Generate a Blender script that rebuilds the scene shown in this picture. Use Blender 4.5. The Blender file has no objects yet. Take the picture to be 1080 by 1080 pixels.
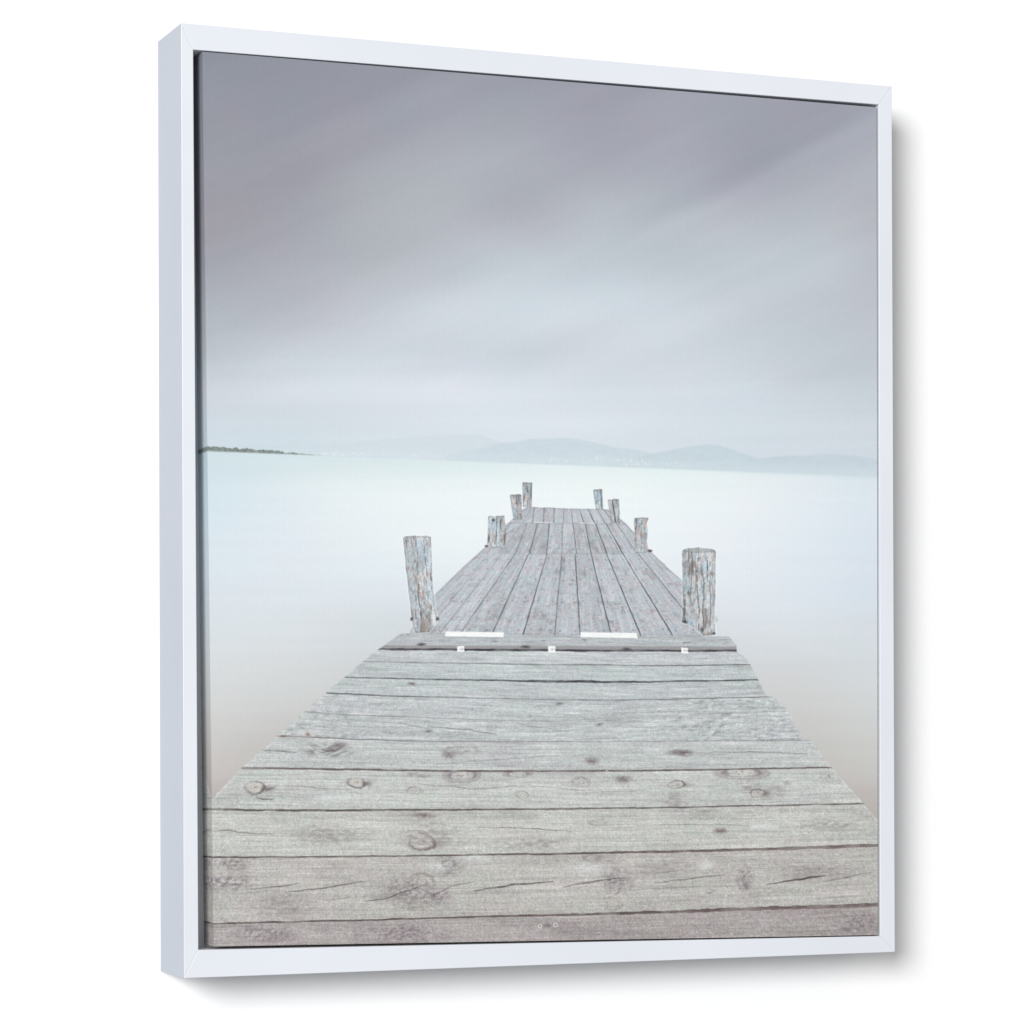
import bpy, bmesh, math
import numpy as np
from mathutils import Vector

# ------------------------------------------------------------------ scene
scene = bpy.context.scene
COL = scene.collection
S = 0.6                                   # height of the framed print in metres

# camera fitted to the photograph (in units of the print's height)
CAM = np.array([-1.2758, -3.0251, -0.2330])
YAW = -0.38459
FPX = 3137.868                            # focal length, photo pixels (1080 wide)
HOR = 540.0 + 218.4                       # level camera with a raised lens
DEPTH = 0.0925                            # depth of the frame
cY, sY = math.cos(YAW), math.sin(YAW)
AX = np.array([cY, sY, 0.0]); AF = np.array([-sY, cY, 0.0]); AZ = np.array([0.0, 0.0, 1.0])


def plane_pt(px, py, y=0.0):
    """where a point of the picture lies on the plane at depth y"""
    d = AX * ((px - 540.0) / FPX) + AZ * (-(py - HOR) / FPX) + AF
    t = (y - CAM[1]) / d[1]
    return CAM + d * t


def to_pic(P):
    """picture coordinates of points on the canvas (n,3)"""
    q = P - CAM
    f = q @ AF
    return 540.0 + FPX * (q @ AX) / f, HOR - FPX * (q @ AZ) / f


# ------------------------------------------------------------------ noise
def _hash(ix, iy, seed):
    h = (ix.astype(np.int64) * 374761393 + iy.astype(np.int64) * 668265263 + seed * 974634541) & 0xFFFFFFFF
    h = ((h ^ (h >> 13)) * 1274126177) & 0xFFFFFFFF
    h = ((h ^ (h >> 16)) * 2246822519) & 0xFFFFFFFF
    return ((h ^ (h >> 15)) & 0xFFFFFF) / float(0xFFFFFF) * 2.0 - 1.0


def vn(x, y, seed=0):
    ix = np.floor(x); iy = np.floor(y)
    fx = x - ix; fy = y - iy
    fx = fx * fx * fx * (fx * (fx * 6 - 15) + 10); fy = fy * fy * fy * (fy * (fy * 6 - 15) + 10)
    a = _hash(ix, iy, seed); b = _hash(ix + 1, iy, seed)
    c = _hash(ix, iy + 1, seed); d = _hash(ix + 1, iy + 1, seed)
    return (a * (1 - fx) + b * fx) * (1 - fy) + (c * (1 - fx) + d * fx) * fy


def fbm(x, y, seed=0, octs=4, gain=0.5):
    s = 0.0; a = 1.0; n = 0.0
    for i in range(octs):
        s = s + a * vn(x * 2.0 ** i + 17.3 * i, y * 2.0 ** i - 9.1 * i, seed + i * 7)
        n += a; a *= gain
    return s / n


def sst(a, b, x):
    t = np.clip((x - a) / (b - a), 0, 1)
    return t * t * (3 - 2 * t)


def mix(c, d, m):
    return c + (np.asarray(d, float) - c) * m[:, None]


def seg_dist(u, v, pts):
    """distance to an open polyline and the parameter (0..1) along it"""
    best = np.full(u.shape, 1e9); par = np.zeros(u.shape)
    n = len(pts) - 1
    for i in range(n):
        ax, ay = pts[i][:2]; bx, by = pts[i + 1][:2]
        dx, dy = bx - ax, by - ay
        t = np.clip(((u - ax) * dx + (v - ay) * dy) / (dx * dx + dy * dy + 1e-9), 0, 1)
        d = np.hypot(u - ax - t * dx, v - ay - t * dy)
        m = d < best
        best[m] = d[m]; par[m] = (i + t[m]) / n
    return best, par


def poly_sd(u, v, pts):
    """signed distance to a polygon, negative inside"""
    d = np.full(u.shape, 1e9); ins = np.zeros(u.shape, bool)
    n = len(pts)
    for i in range(n):
        ax, ay = pts[i]; bx, by = pts[(i + 1) % n]
        dx, dy = bx - ax, by - ay
        t = np.clip(((u - ax) * dx + (v - ay) * dy) / (dx * dx + dy * dy + 1e-9), 0, 1)
        d = np.minimum(d, np.hypot(u - ax - t * dx, v - ay - t * dy))
        if abs(dy) > 1e-9:
            cr = ((ay > v) != (by > v)) & (u < (v - ay) / dy * dx + ax)
            ins ^= cr
    return np.where(ins, -d, d)


def grid_color(u, v, xs, ys, table):
    """smooth interpolation of a table of print colours"""
    T = np.asarray(table, float)
    fx = np.interp(u, xs, np.arange(len(xs))); fy = np.interp(v, ys, np.arange(len(ys)))
    def cub(F, f, n, axis):
        i = np.clip(np.floor(f).astype(int), 0, n - 2); t = f - i
        return i, t
    nx, ny = len(xs), len(ys)
    ix, tx = cub(None, fx, nx, 0); iy, ty = cub(None, fy, ny, 0)
    def w(t):
        return (-0.5 * t + t * t - 0.5 * t ** 3, 1 - 2.5 * t * t + 1.5 * t ** 3,
                0.5 * t + 2 * t * t - 1.5 * t ** 3, -0.5 * t * t + 0.5 * t ** 3)
    wx = w(tx); wy = w(ty)
    out = 0.0
    for j in range(4):
        jj = np.clip(iy + j - 1, 0, ny - 1)
        row = 0.0
        for i in range(4):
            ii = np.clip(ix + i - 1, 0, nx - 1)
            row = row + T[jj, ii] * wx[i][:, None]
        out = out + row * wy[j][:, None]
    return out


# ------------------------------------------------------------------ the picture printed on the canvas
SKY_X = [216, 226, 310, 390, 470, 550, 630, 710, 790, 870, 926]
SKY_Y = [55, 125, 175, 225, 275, 325, 375, 396, 415, 445, 470, 500]
SKY = [
 [(139,140,151),(139,140,151),(142,143,154),(145,146,156),(147,148,158),(149,150,161),(151,152,163),(153,154,165),(155,156,167),(157,158,169),(158,159,170)],
 [(146,147,157),(147,148,158),(148,148,159),(152,152,163),(158,160,170),(158,160,170),(157,157,169),(160,161,172),(156,157,168),(157,158,169),(161,163,174)],
 [(151,150,160),(151,150,160),(152,150,160),(162,164,172),(168,171,179),(168,171,180),(165,167,177),(165,167,178),(159,160,171),(166,168,178),(172,175,184)],
 [(153,151,160),(153,151,160),(158,158,167),(169,172,179),(175,179,186),(171,173,182),(179,185,192),(176,182,190),(174,178,187),(178,182,190),(176,179,187)],
 [(160,160,169),(161,161,170),(167,169,178),(175,179,186),(184,189,197),(193,200,208),(190,198,206),(183,190,198),(188,195,203),(188,195,202),(183,188,196)],
 [(170,174,182),(171,175,183),(178,181,189),(190,195,203),(201,208,216),(204,212,220),(203,211,219),(200,208,216),(194,201,209),(189,196,203),(187,192,200)],
 [(183,189,196),(185,191,198),(194,201,209),(198,206,213),(199,207,215),(198,206,214),(203,210,218),(204,211,219),(198,205,213),(191,199,206),(190,196,204)],
 [(193,199,206),(193,199,206),(202,209,216),(206,213,220),(207,214,222),(205,212,220),(206,213,221),(206,213,221),(201,208,216),(193,201,209),(192,199,207)],
 [(200,207,214),(201,207,214),(208,215,222),(212,219,226),(215,222,229),(212,219,227),(209,217,225),(208,216,224),(205,213,221),(199,207,215),(196,204,212)],
 [(196,206,214),(197,207,215),(200,209,217),(205,213,221),(209,217,225),(212,220,227),(212,219,227),(208,216,224),(205,213,221),(203,209,217),(201,207,216)],
 [(195,206,214),(196,207,215),(198,208,216),(202,211,219),(205,213,221),(207,215,223),(207,215,222),(205,213,221),(203,210,219),(202,209,218),(200,207,216)],
 [(197,208,216),(197,208,216),(199,209,217),(203,212,220),(206,214,222),(208,216,223),(208,216,223),(206,214,222),(204,211,220),(203,210,219),(201,208,217)],
]
WAT_X = [210, 300, 390, 480, 570, 660, 750, 840, 926]
WAT_Y = [474, 492, 520, 560, 610, 660, 710, 760, 810, 860]
WAT = [
 [(201,217,223),(204,220,225),(208,223,227),(212,227,229),(214,228,230),(214,228,230),(212,226,229),(210,223,228),(208,220,226)],
 [(203,218,224),(208,222,226),(213,226,228),(218,230,232),(222,233,234),(223,234,235),(222,233,235),(219,229,233),(214,225,230)],
 [(207,221,228),(216,227,232),(225,233,235),(230,237,238),(232,239,240),(232,239,240),(230,237,239),(224,232,237),(216,226,233)],
 [(210,223,230),(217,226,232),(225,232,235),(230,237,239),(232,238,240),(232,238,240),(229,235,239),(222,230,236),(214,224,233)],
 [(212,221,228),(216,224,230),(219,227,232),(222,230,234),(226,233,237),(227,233,237),(224,231,236),(218,226,233),(212,221,230)],
 [(211,218,222),(212,218,222),(209,215,219),(206,213,217),(214,220,224),(214,220,224),(214,219,224),(215,221,226),(210,218,224)],
 [(209,213,215),(208,211,212),(203,206,207),(200,203,204),(205,208,209),(208,211,213),(206,209,211),(207,210,212),(209,214,217)],
 [(203,204,203),(198,198,197),(192,192,190),(189,188,186),(189,188,186),(194,194,193),(198,199,198),(199,200,198),(203,206,206)],
 [(193,189,186),(185,180,177),(180,175,172),(180,175,172),(180,175,172),(180,175,172),(184,181,177),(190,187,183),(196,195,192)],
 [(176,167,165),(170,162,159),(168,160,157),(168,160,157),(168,160,157),(168,160,157),(170,163,159),(178,171,167),(182,175,172)],
]


def horizon(u):
    return 476.3 + (u - 219.0) * 0.0376


HILLS = [  # far to near: ridge line, colour, strength
 ([(290,474),(340,469),(390,464),(430,461),(474,458.5),(508,459.5),(516,462),(529,467),(545,474),(562,482),(580,488)], (202,213,220), 0.5),
 ([(470,481),(505,474),(528,467.5),(540,466.2),(560,463.0),(580,462.3),(598,461.6),(611,463.2),(628,467),(646,471.6),(663,473.0),(678,475.6),(689,478.6),(705,484),(730,494)], (198,211,218), 0.85),
 ([(640,490),(665,484),(688,478.6),(697,476.8),(714,473.3),(731,470.2),(745,468.7),(758,469.9),(772,473.6),(786,479.2),(800,483.8),(830,492),(850,500)], (195,209,216), 0.9),
 ([(740,494),(770,488),(800,483.8),(813,481.8),(834,480.4),(854,480.0),(868,478.6),(885,478.9),(902,480.6),(926,484.2),(950,487)], (194,207,215), 0.9),
]

# gaps between the cross boards of the near deck: polyline, half width at left / right, darkness at left / mid / right, colour
GAPS = [
 ([(395,684.5),(520,685.3),(640,686.2),(700,686.2),(778,686.2)], (1.2,1.2), (1,1,1), (62,60,66)),
 ([(375,697.6),(400,698.2),(520,700.0),(640,701.5),(700,702.0),(795,701.0)], (0.55,0.7), (.55,.75,.9), (92,90,94)),
 ([(358,714.2),(400,715.0),(466,716.6),(542,718.0),(640,719.2),(700,719.0),(802,716.8)], (0.6,0.8), (.85,1,.9), (66,68,72)),
 ([(340,730.3),(400,733.8),(470,735.6),(542,737.0),(622,738.6),(700,738.0),(757,736.2),(812,735.2)], (0.8,0.6), (.9,.45,.7), (78,78,84)),
 ([(318,750.4),(378,754.4),(440,756.3),(531,759.8),(582,760.8),(640,757.5),(700,755.8),(836,755.6)], (0.6,0.6), (.6,.38,.22), (105,100,104)),
 ([(286,775.8),(327,777.3),(364,779.3),(440,781.8),(524,782.0),(640,782.2),(700,781.6),(852,781.0)], (0.7,0.6), (.75,.45,.4), (98,94,98)),
 ([(246,809.8),(344,811.1),(440,812.7),(640,813.3),(700,812.3),(811,810.6),(882,809.2)], (1.15,0.9), (.85,.95,.9), (92,82,80)),
 ([(200,853.6),(225,853.8),(316,854.9),(440,854.2),(520,853.8),(640,852.7),(700,851.6),(820,849.5),(916,847.2)], (1.3,0.75), (.95,.9,.85), (86,78,77)),
 ([(200,904.8),(225,904.3),(339,903.6),(450,902.4),(602,900.3),(690,898.5),(806,895.7),(930,891.3)], (1.1,1.9), (.95,.95,.85), (88,79,78)),
 ([(200,974.8),(225,974.2),(362,971.0),(450,968.5),(690,962.3),(806,958.0),(930,954.3)], (1.2,2.4), (1,.95,.88), (88,77,77)),
]
NEAR = [(200,864),(223.8,842.2),(254.4,810),(276.7,791),(292.2,776.7),(322,750),(344.4,730),(362,715.6),(382,698.2),(401,683.5),(405,681),(422,668.2),
        (500,669.3),(680,671.0),(768.9,671.4),(776.9,681),(776.9,687),(785.5,693),(791.5,701),(799,716.7),(809,734.6),(820.5,736.2),(833,753),(836.7,761),
        (847.8,779.6),(855.5,780.8),(876.7,809),(911,847.8),(924.4,863),(945,886),(945,1015),(200,1015)]
FAR = [(432,668.5),(440,648),(460.4,625),(487,599),(512,577),(533.5,553.5),(553.3,535.8),(556,534.6),(634.6,537.2),(641,537.4),(660.5,552),(687.8,583.3),(719,612),(738,640),(752,671.2)]
BOARD_COL = [(179,184,187),(192,197,199),(187,194,195),(187,193,194),(186,191,192),(186,191,191),(190,194,193),(190,193,190),(190,191,187),(182,180,176),(169,163,162)]

SEAM_Y = [536.5, 551.4, 551.6, 584.0, 584.2, 669.5]
SEAMS = [  # x of each seam at SEAM_Y
 [556, 540, 540, 514, 516, 447],
 [560, 551, 551, 526, 529, 463],
 [563.3, 562, 556, 543.5, 543, 484.5],
 [574, 573, 567, 558.5, 557.5, 518.5],
 [584.6, 584, 579.4, 576.5, 577, 551.7],
 [594.5, 594, 593, 593, 592.6, 585],
 [602, 604, 604, 608, 606.6, 611.8],
 [611, 615.7, 617, 623.5, 623.5, 644.5],
 [620, 627, 628, 640, 639.8, 675.6],
 [629.5, 638, 639, 657, 657, 709],
 [636, 648, 650, 672, 673.5, 742],
]
POSTS = [  # outline, mean colour, label
 [(550.9,509.2),(552,508.5),(560.4,508.5),(561.4,509.4),(561.0,522),(560.8,534.2),(551.7,534.2),(551.2,522)],
 [(625.7,516.8),(627,516.0),(634.4,516.0),(635.2,516.8),(635.6,528),(636.0,537.2),(628.4,537.2),(627,527)],
 [(537.9,522.4),(539.4,521.3),(548.9,521.4),(550.0,522.6),(550.2,535),(550.6,547.9),(541.5,547.9),(539.2,533)],
 [(641,527.6),(643.6,526.8),(645,527.6),(646.6,526.4),(652.6,526.3),(653.2,534),(653.8,551.4),(644.6,551.4),(642.6,540)],
 [(514.9,545.0),(517.2,544.0),(522,544.8),(525,544.0),(531.7,543.8),(532.4,549.6),(533.8,563),(533.0,576),(524,577.4),(518,577.4),(513.6,575.4),(514.6,558)],
 [(668.8,547.2),(671,545.9),(682,545.6),(684.0,546.6),(682.0,552),(683.2,560),(682.2,570),(683.6,579),(686.4,580.4),(686,582.2),(678,582.8),(669.6,582.8),(669.2,565)],
 [(425.4,567),(426.0,566.0),(430,565.3),(440,565.0),(450,565.2),(454.0,565.9),(454.6,567),(455.2,590),(456.6,620),(458.5,640),(461.3,653),(459,659),(452.5,666.6),(438,667.4),(435.4,660),(433.6,645),(430,615),(427.2,590)],
 [(719.3,582.2),(719.9,580.8),(722.2,579.4),(726,578.4),(731,577.8),(737,577.6),(743,577.8),(748,578.4),(752,579.4),(754.4,580.8),(755.0,582.2),(754.6,620),(753.6,650),(754.4,669.5),(742,670),(735,664),(726,659),(719.6,656.6),(720.4,640),(720,610)],
]
POST_LABEL = ['small far post on the left end of the printed jetty', 'small far post on the right end of the printed jetty',
              'second left post from the far end, leaning slightly', 'split dark-cracked post second from the far right end',
              'short ragged left post with broken top', 'third right post with chipped right edge',
              'tall peeling near left post', 'thick cracked near right post']
STRIPS = [[(470.2,666.0),(531.8,667.0),(531.0,672.0),(469.2,671.0)], [(612.2,666.8),(671.6,667.6),(672.6,673.2),(612.2,672.0)],
          [(563,550.0),(583,550.7),(583,551.9),(563,551.3)], [(610.5,551.0),(628,551.5),(628,552.7),(610.5,552.2)]]
TAPES = [[(482.2,681.6),(489.6,681.2),(489.8,687.4),(482.2,687.6)], [(578.2,681.2),(585.8,681.4),(585.8,688.6),(578.2,688.4)], [(718.4,682.8),(725.4,683.6),(726,689.4),(718.8,689.0)]]

KNOTS = [  # x, y, rx, ry, kind
 (268.5,830.5,10.5,6.2,'ring'),(375.5,825.3,9,5.2,'ring'),(437,833.5,8,4,'soft'),(346,791,30,8.5,'fibre'),(358,786,9,3.2,'dark'),
 (488,817.5,15,6.0,'half'),(546,816,12,3.2,'half'),(551,838.5,6.5,4.2,'light'),(613,825,9.5,5.2,'soft'),(657,822,9,4.6,'dark'),
 (473,796,7,4,'dark'),(484,790,22,7,'stain'),(624.5,802.5,8,4.2,'dark'),(445,888,14,8,'ring2'),(455,882,34,15,'stain'),(446,860,16,3,'dark'),
 (631,868,9,3.4,'soft'),(432,940,30,15,'purple'),(472,914,12,11,'purple'),(463,945,13,8,'purple'),(445,930,14,9,'soft'),
 (244,911,16,6,'purple'),(240,931,26,9,'purple'),(256,918,7,10,'stain'),(713,827.5,9,3.8,'ring2'),(722,795,8,3.2,'dark'),(724,795.5,4,2,'light'),(716,793,14,3,'dark'),
 (782,814.5,19,6.0,'half'),(799,836.5,7.2,4.4,'ring'),(813,835,17,7.5,'stain'),(793,829,13,7,'stain'),(760,876,7.5,3.4,'dark'),(786,927,8,11,'purple'),(784,935,6,4,'purple'),
 (742,855,15,3.6,'stain'),(519,767,6,3.2,'soft'),(741,744,5,2.4,'soft'),(451,771,5,1.6,'dark'),(632,764,5,1.6,'dark'),(632,907,22,7,'stain'),(625,905,8,4,'soft'),
 (650,928,16,12,'purple'),(648,954,9,6,'soft'),(750,940,6,4,'purple'),(440,818,14,4,'stain'),(590,742,5,1.6,'dark'),(435,721.5,3.5,1.2,'dark'),
 (433,721,4,1.0,'dark'),(445,679.5,5,1.7,'nail'),(554,682.3,5,1.6,'nail'),(661,684.4,5,1.5,'nail'),(300,776.3,10,2.0,'rust'),(325,774.5,4,3,'rust'),(712,846,14,10,'stain'),
 (520,668.5,0.1,0.1,'dark'),(722,678,2.5,1,'dark'),(430,668,4,1.4,'rust'),(522,676,3,.9,'dark'),(616,675,3,.9,'dark'),(573,675.5,2.5,.9,'dark'),(726,677.4,3,.9,'dark'),
 (300,956,30,14,'stain'),(860,920,40,10,'stain'),(700,915,30,10,'stain'),(640,985,60,7,'stain'),(420,985,50,9,'purple'),(280,985,30,8,'purple'),(905,975,22,10,'purple'),(893,980,5,4,'purple'),
 (345,880,40,10,'stain'),(560,890,40,8,'stain'),(875,818.4,1.3,1.1,'dark'),(830,826,5,3,'stain'),(880,870,30,6,'stain'),
]
LIGHTS = [(541,708,12,1.8),(566,707.5,9,1.6),(728,762,12,3.0),(369,736,8,2.2),(372,752,9,1.6),(344,733,10,1.8),(640,726,18,1.4),(560,722,7,1.2),(716,726,9,1.2),(690,727,7,1.2),
          (361,764,8,2.6),(540,737.4,3,1.0),(770,768,22,1.4),(690,760,10,1.2),(462,914,16,6),(500,905,22,5),(620,915,22,8),(745,912,10,6),(560,775,30,1.6),(655,770,18,4),
          (350,842,24,4),(690,790,18,3),(800,872,20,5)]
CRACKS = [([(808,933.4),(835,929),(852,925.6),(872,923)],1.0,.95),([(500,940),(525,936),(545,932.6),(583,929.4)],.9,.9),([(594,935.8),(612,931.8),(632,928.4),(660,926)],.7,.75),
          ([(268,938),(290,935),(316,932)],.6,.7),([(300,941),(330,938),(362,933),(385,930)],.6,.75),([(385,951.4),(405,948),(425,941),(450,933)],.7,.7),
          ([(225,875.8),(242,875.8),(260,878.6),(290,880)],.6,.55),([(505,872),(540,873.4),(575,874.6),(603,876.6)],.6,.5),([(690,931),(725,927.6),(764,922.8)],.6,.65),
          ([(868,929.4),(890,926),(919,920.4)],.6,.55),([(451,765.5),(490,769.5),(524,774.6)],.5,.55),([(275.5,791.5),(295,792.4),(312,793.4)],.6,.6),
          ([(455,946),(475,935),(500,930.6)],.6,.5),([(280,834),(292,829)],.5,.5),([(270,841.5),(278,843.5),(288,842.5)],.7,.7),([(640,947),(652,942),(655,934)],.5,.4),
          ([(420,762.5),(450,768)],.5,.4),([(545,763),(600,772)],.45,.3),([(690,870),(740,869),(790,871)],.5,.35),([(700,794.6),(790,793),(850,794.6)],.5,.35),
          ([(460,806),(540,800),(590,797)],.45,.3),([(300,828),(340,832),(372,833.5)],.45,.4),([(440,826),(500,832),(560,828)],.45,.35),([(560,829),(640,835),(680,834)],.45,.3),
          ([(660,939),(700,937),(740,934)],.4,.3),([(690,922),(720,918)],.4,.35),([(340,950),(372,946)],.4,.35)]
SCREWS = [(569.5,976.8,2.1),(586,975.6,2.2),(587.2,954.6,1.6),(571.8,908.8,1.8),(586.6,892,2.0),(575.4,860,1.7),(577.5,847,1.2),(640,814,1.5),(626,953,1.2)]


def draw_picture(u, v):
    """the printed picture: (n,3) print colours 0..255 and a part index"""
    n = u.shape[0]
    part = np.zeros(n, np.int16)                       # 0 sky
    rng_rows = np.clip(v, 40, 1010)
    # --- sky with long-exposure streaks that fan out towards the upper right
    a = (u - 250) * 0.42 + (v - 480)                    # across the streaks
    b = (u - 250) - 0.42 * (v - 480)                    # along them
    wu = u + 9 * fbm(a / 60, b / 260, 3, 3)
    wv = v + 8 * fbm(a / 50, b / 240, 5, 3)
    col = grid_color(wu, wv, SKY_X, SKY_Y, SKY)
    col += sst(425, 460, v)[:, None] * np.array([4.5, 5.5, 4.5])
    lumi = col.mean(1)
    col += sst(190, 140, lumi)[:, None] * np.array([-1.6, .6, .2])
    col -= (4.0 * np.exp(-((u - 560) / 130) ** 2 - ((v - 285) / 45) ** 2))[:, None]
    st = fbm(a / 30, b / 380, 11, 4)
    st2 = fbm(v / 10 + 0.03 * u / 13, u / 320, 13, 3)
    up = sst(460, 330, v)
    col += (3.4 * st * up + 2.0 * st2 * (0.25 + 0.75 * sst(300, 430, v)))[:, None] * np.array([1.0, 1.0, .95])
    # the sharp lower edge of the dark cloud in the upper right
    s = v - (235 - .52 * (u - 690)) + 5 * fbm(b / 90, a / 40, 15, 2)
    col += ((sst(-7, 16, s) - .5) * 9 * np.exp(-(s / 48) ** 2) * sst(610, 720, u))[:, None]
    col += (1.6 * fbm(u / 60, v / 40, 17, 2))[:, None] * np.array([1.0, -.35, .1])
    hz = horizon(u)
    # --- hills
    for k, (ridge, c, s) in enumerate(HILLS):
        xs = [p[0] for p in ridge]; ys = [p[1] for p in ridge]
        r = np.interp(u, xs, ys, left=999, right=999) + 0.5 * fbm(u / 5.0, v * 0, 31 + k, 2)
        m = sst(-0.9, 0.9, v - r) * (v < hz + 3)
        soft = s * sst(0, 12, v - r + 8)
        cc = np.asarray(c, float)[None] + (3.0 * fbm(u / 9, v / 4, 41 + k, 3))[:, None] * np.array([1, 1.1, 1.0])
        haze = sst(16, 0, hz - v) * 0.6
        cc = cc + (np.array([207., 221., 226.]) - cc) * haze[:, None]
        col = col + (cc - col) * (m * s)[:, None]
        part[(v > r) & (v <= hz)] = 1
    # towns along the shore
    for x0, x1, y0, y1, dens, seed in ((640,690,484,491.4,.22,51),(552,612,482.6,487.4,.06,52),(692,730,487,493,.06,53),(318,420,477,480.6,.12,54),(612,640,481,490,.08,55),(420,470,479,484,.08,56)):
        m = (u > x0) & (u < x1) & (v > y0) & (v < y1)
        if m.any():
            h = _hash(np.floor(u[m] / 1.9), np.floor(v[m] / 1.4), seed) * .5 + .5
            edge = np.minimum((u[m] - x0), (x1 - u[m])) / (x1 - x0) * 4
            k = (h < dens * np.clip(edge, .3, 1)) * 0.36 + 0.05
            col[m] = mix(col[m], (238, 243, 240), k * np.clip(edge, .2, 1))
    # --- water
    w = sst(-1.2, 1.6, v - hz)
    wx = u + 10 * fbm(u / 90, v / 30, 61, 2); wy = v + 6 * fbm(u / 120, v / 26, 62, 3)
    wc = grid_color(wx, np.maximum(wy, v - 4), WAT_X, WAT_Y, WAT)
    wc += (1.5 * fbm(u / 150, v / 6.5, 63, 3))[:, None]
    wc += (1.2 * fbm(u / 50, v / 30, 64, 2))[:, None] * np.array([1, -.2, -.6])
    wc -= (sst(5, 0, v - hz) * 6 * sst(560, 930, u))[:, None] * np.array([1.2, .7, .6])
    col = col + (wc - col) * w[:, None]
    part[v > hz] = 2
    # --- low wooded shore on the left
    h = (3.2 + 1.9 * vn(u / 4.5, u * 0, 71) + 1.0 * vn(u / 1.9, u * 0, 72)) * sst(352, 285, u) * (0.55 + .45 * sst(310, 240, u)) + 0.55 * sst(380, 330, u)
    hb = hz - 0.2
    m = sst(-.5, .5, v - (hb - h)) * sst(.5, -.5, v - hb) * sst(372, 318, u)
    tc = np.array([118., 128., 124.])[None] + (22 * fbm(u / 2.4, v / 1.8, 73, 2))[:, None] + (sst(300, 352, u) * 45)[:, None]
    tc = tc + (sst(1.6, 0, hb - v) * 40)[:, None]
    col = col + (tc - col) * (m * .88)[:, None]
    part[(v > hb - h) & (v <= hb) & (u < 352) & (h > .8)] = 3
    # --- far deck, boards running away from the viewer
    bx = (u > 395) & (u < 790) & (v > 530) & (v < 676)
    if bx.any():
        I = np.nonzero(bx)[0]; U = u[I]; V = v[I]
        sd = poly_sd(U, V + .5 * vn(U / 6, V / 6, 80), FAR)
        J = sd < 1.0; I = I[J]; U = U[J]; V = V[J]; sd = sd[J]
        A = (U - 605) / (V - 492.0); Z = 60.0 / (V - 492.0)
        xs = np.stack([np.interp(V, SEAM_Y, s) for s in SEAMS], 1)
        idx = (U[:, None] > xs).sum(1)
        sec = (V > 551.5).astype(int) + (V > 584.1).astype(int)
        bid = idx + 17 * sec
        tone = _hash(bid, bid * 3 + 1, 81)
        near = np.clip((V - 536) / 130, 0, 1)
        base = np.array([183., 188., 194.]) + (near * -4)[:, None]
        base = base + (6.5 * tone)[:, None] * np.array([1, 1, 1.05])
        gx = A * 26 + bid * 7.7
        g = fbm(gx * 1.6, Z * 3 + bid, 82, 4)
        g2 = fbm(gx * 0.8, Z * 1.3 + bid * 1.7, 83, 3)
        g3 = fbm(A * 95 + bid * 3.3, V / 16.0, 92, 3, .6)
        base += (9 * g + 7 * g2 + 15 * g3)[:, None]
        st = sst(.02, .5, fbm(A * 8 + bid * 3.1, V / 7.0, 84, 3, .55)) * sst(-.25, .45, fbm(A * 60 + bid, V / 5.0, 94, 3, .6)) * .55       # brown weathered patches
        base = mix(base, (142, 137, 138), np.clip(st, 0, .55))
        lt = np.clip(fbm(A * 30 + bid * 5.1, V / 9.0, 89, 4, .6) - .2, 0, 1) * 1.6
        base = mix(base, (208, 211, 215), np.clip(lt, 0, .5))
        sp = vn(U / 3.2 + V / 9, V / 2.3, 85)
        base += (np.clip(sp - .6, 0, 1) * 40)[:, None] * (0.4 + .6 * near)[:, None]
        base -= (np.clip(-sp - .68, 0, 1) * 50)[:, None] * (0.4 + .6 * near)[:, None]
        base += (7 * vn(U / 1.05, V / 1.1, 86))[:, None]
        dash = vn(U / 5.5 + bid * 2.3, V / 1.0, 95)
        base = mix(base, (206, 210, 208), np.clip(dash - .62, 0, 1) * 1.3 * near)
        base = mix(base, (124, 118, 120), np.clip(-dash - .68, 0, 1) * 1.4 * (.3 + .7 * near))
        base += (4.0 * vn(U / 5, V / 3, 96))[:, None] * np.array([1, -.5, -.6])
        # seams
        d = np.abs(U[:, None] - xs)
        slope = np.clip(1.0 - 0.25 * np.abs(A), .55, 1)
        hw = 0.24 + 0.24 * near
        dk = (0.70 + .3 * near)
        wob = .22 * vn(V / 5, idx * 3.0, 87)
        wgt = np.array([.2, .3, .6, .85, .9, .65, .95, 1, 1, .95, .6])
        lm = (wgt[None] * np.clip(1.25 - np.abs(d + wob[:, None]) * slope[:, None] / (hw[:, None] * 1.35 + .25), 0, 1)).max(1)
        lm *= (0.75 + .25 * vn(V / 7, idx * 5.0, 88))
        base = mix(base, (62, 64, 72), np.clip(lm * dk, 0, .97))
        # cross joints where board lengths meet
        jt = np.clip(1.0 - np.abs(V - 584.0 - .4 * vn(idx * 1.7, V * 0, 90)) / .8, 0, 1) * ((idx > 3) & (idx < 10)) * .32
        jt = np.maximum(jt, np.clip(1 - np.abs(V - 552.2 - (U - 590) * .012) / .7, 0, 1) * .3)
        base = mix(base, (120, 122, 128), jt)
        # nail heads in rows
        for yy, ww in ((664.5, 1.), (634, .9), (631, .5), (611, .7), (600, .6), (590, .6), (578, .5), (566, .4)):
            wd = np.interp(yy, SEAM_Y, [8, 11, 11, 16, 16, 32])
            for f in (.2, .8):
                xl = np.where(idx > 0, np.take_along_axis(xs, np.clip(idx - 1, 0, 10)[:, None], 1)[:, 0], -99)
                xr = np.take_along_axis(xs, np.clip(idx, 0, 10)[:, None], 1)[:, 0]
                xc = xl + (xr - xl) * f
                r = np.hypot((U - xc) / 1.15, (V - yy - 1.2 * vn(bid * 1.3, bid * 0 + f * 9, 91)) / .95)
                ok = (idx > 0) & (idx < 11)
                base = mix(base, (104, 98, 104), np.clip(1.25 - r, 0, 1) * .62 * ww * ok)
        al = np.clip(.5 - sd, 0, 1)
        edge = np.clip(1 - np.abs(sd + .8) / 1.2, 0, 1) * .22
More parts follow.
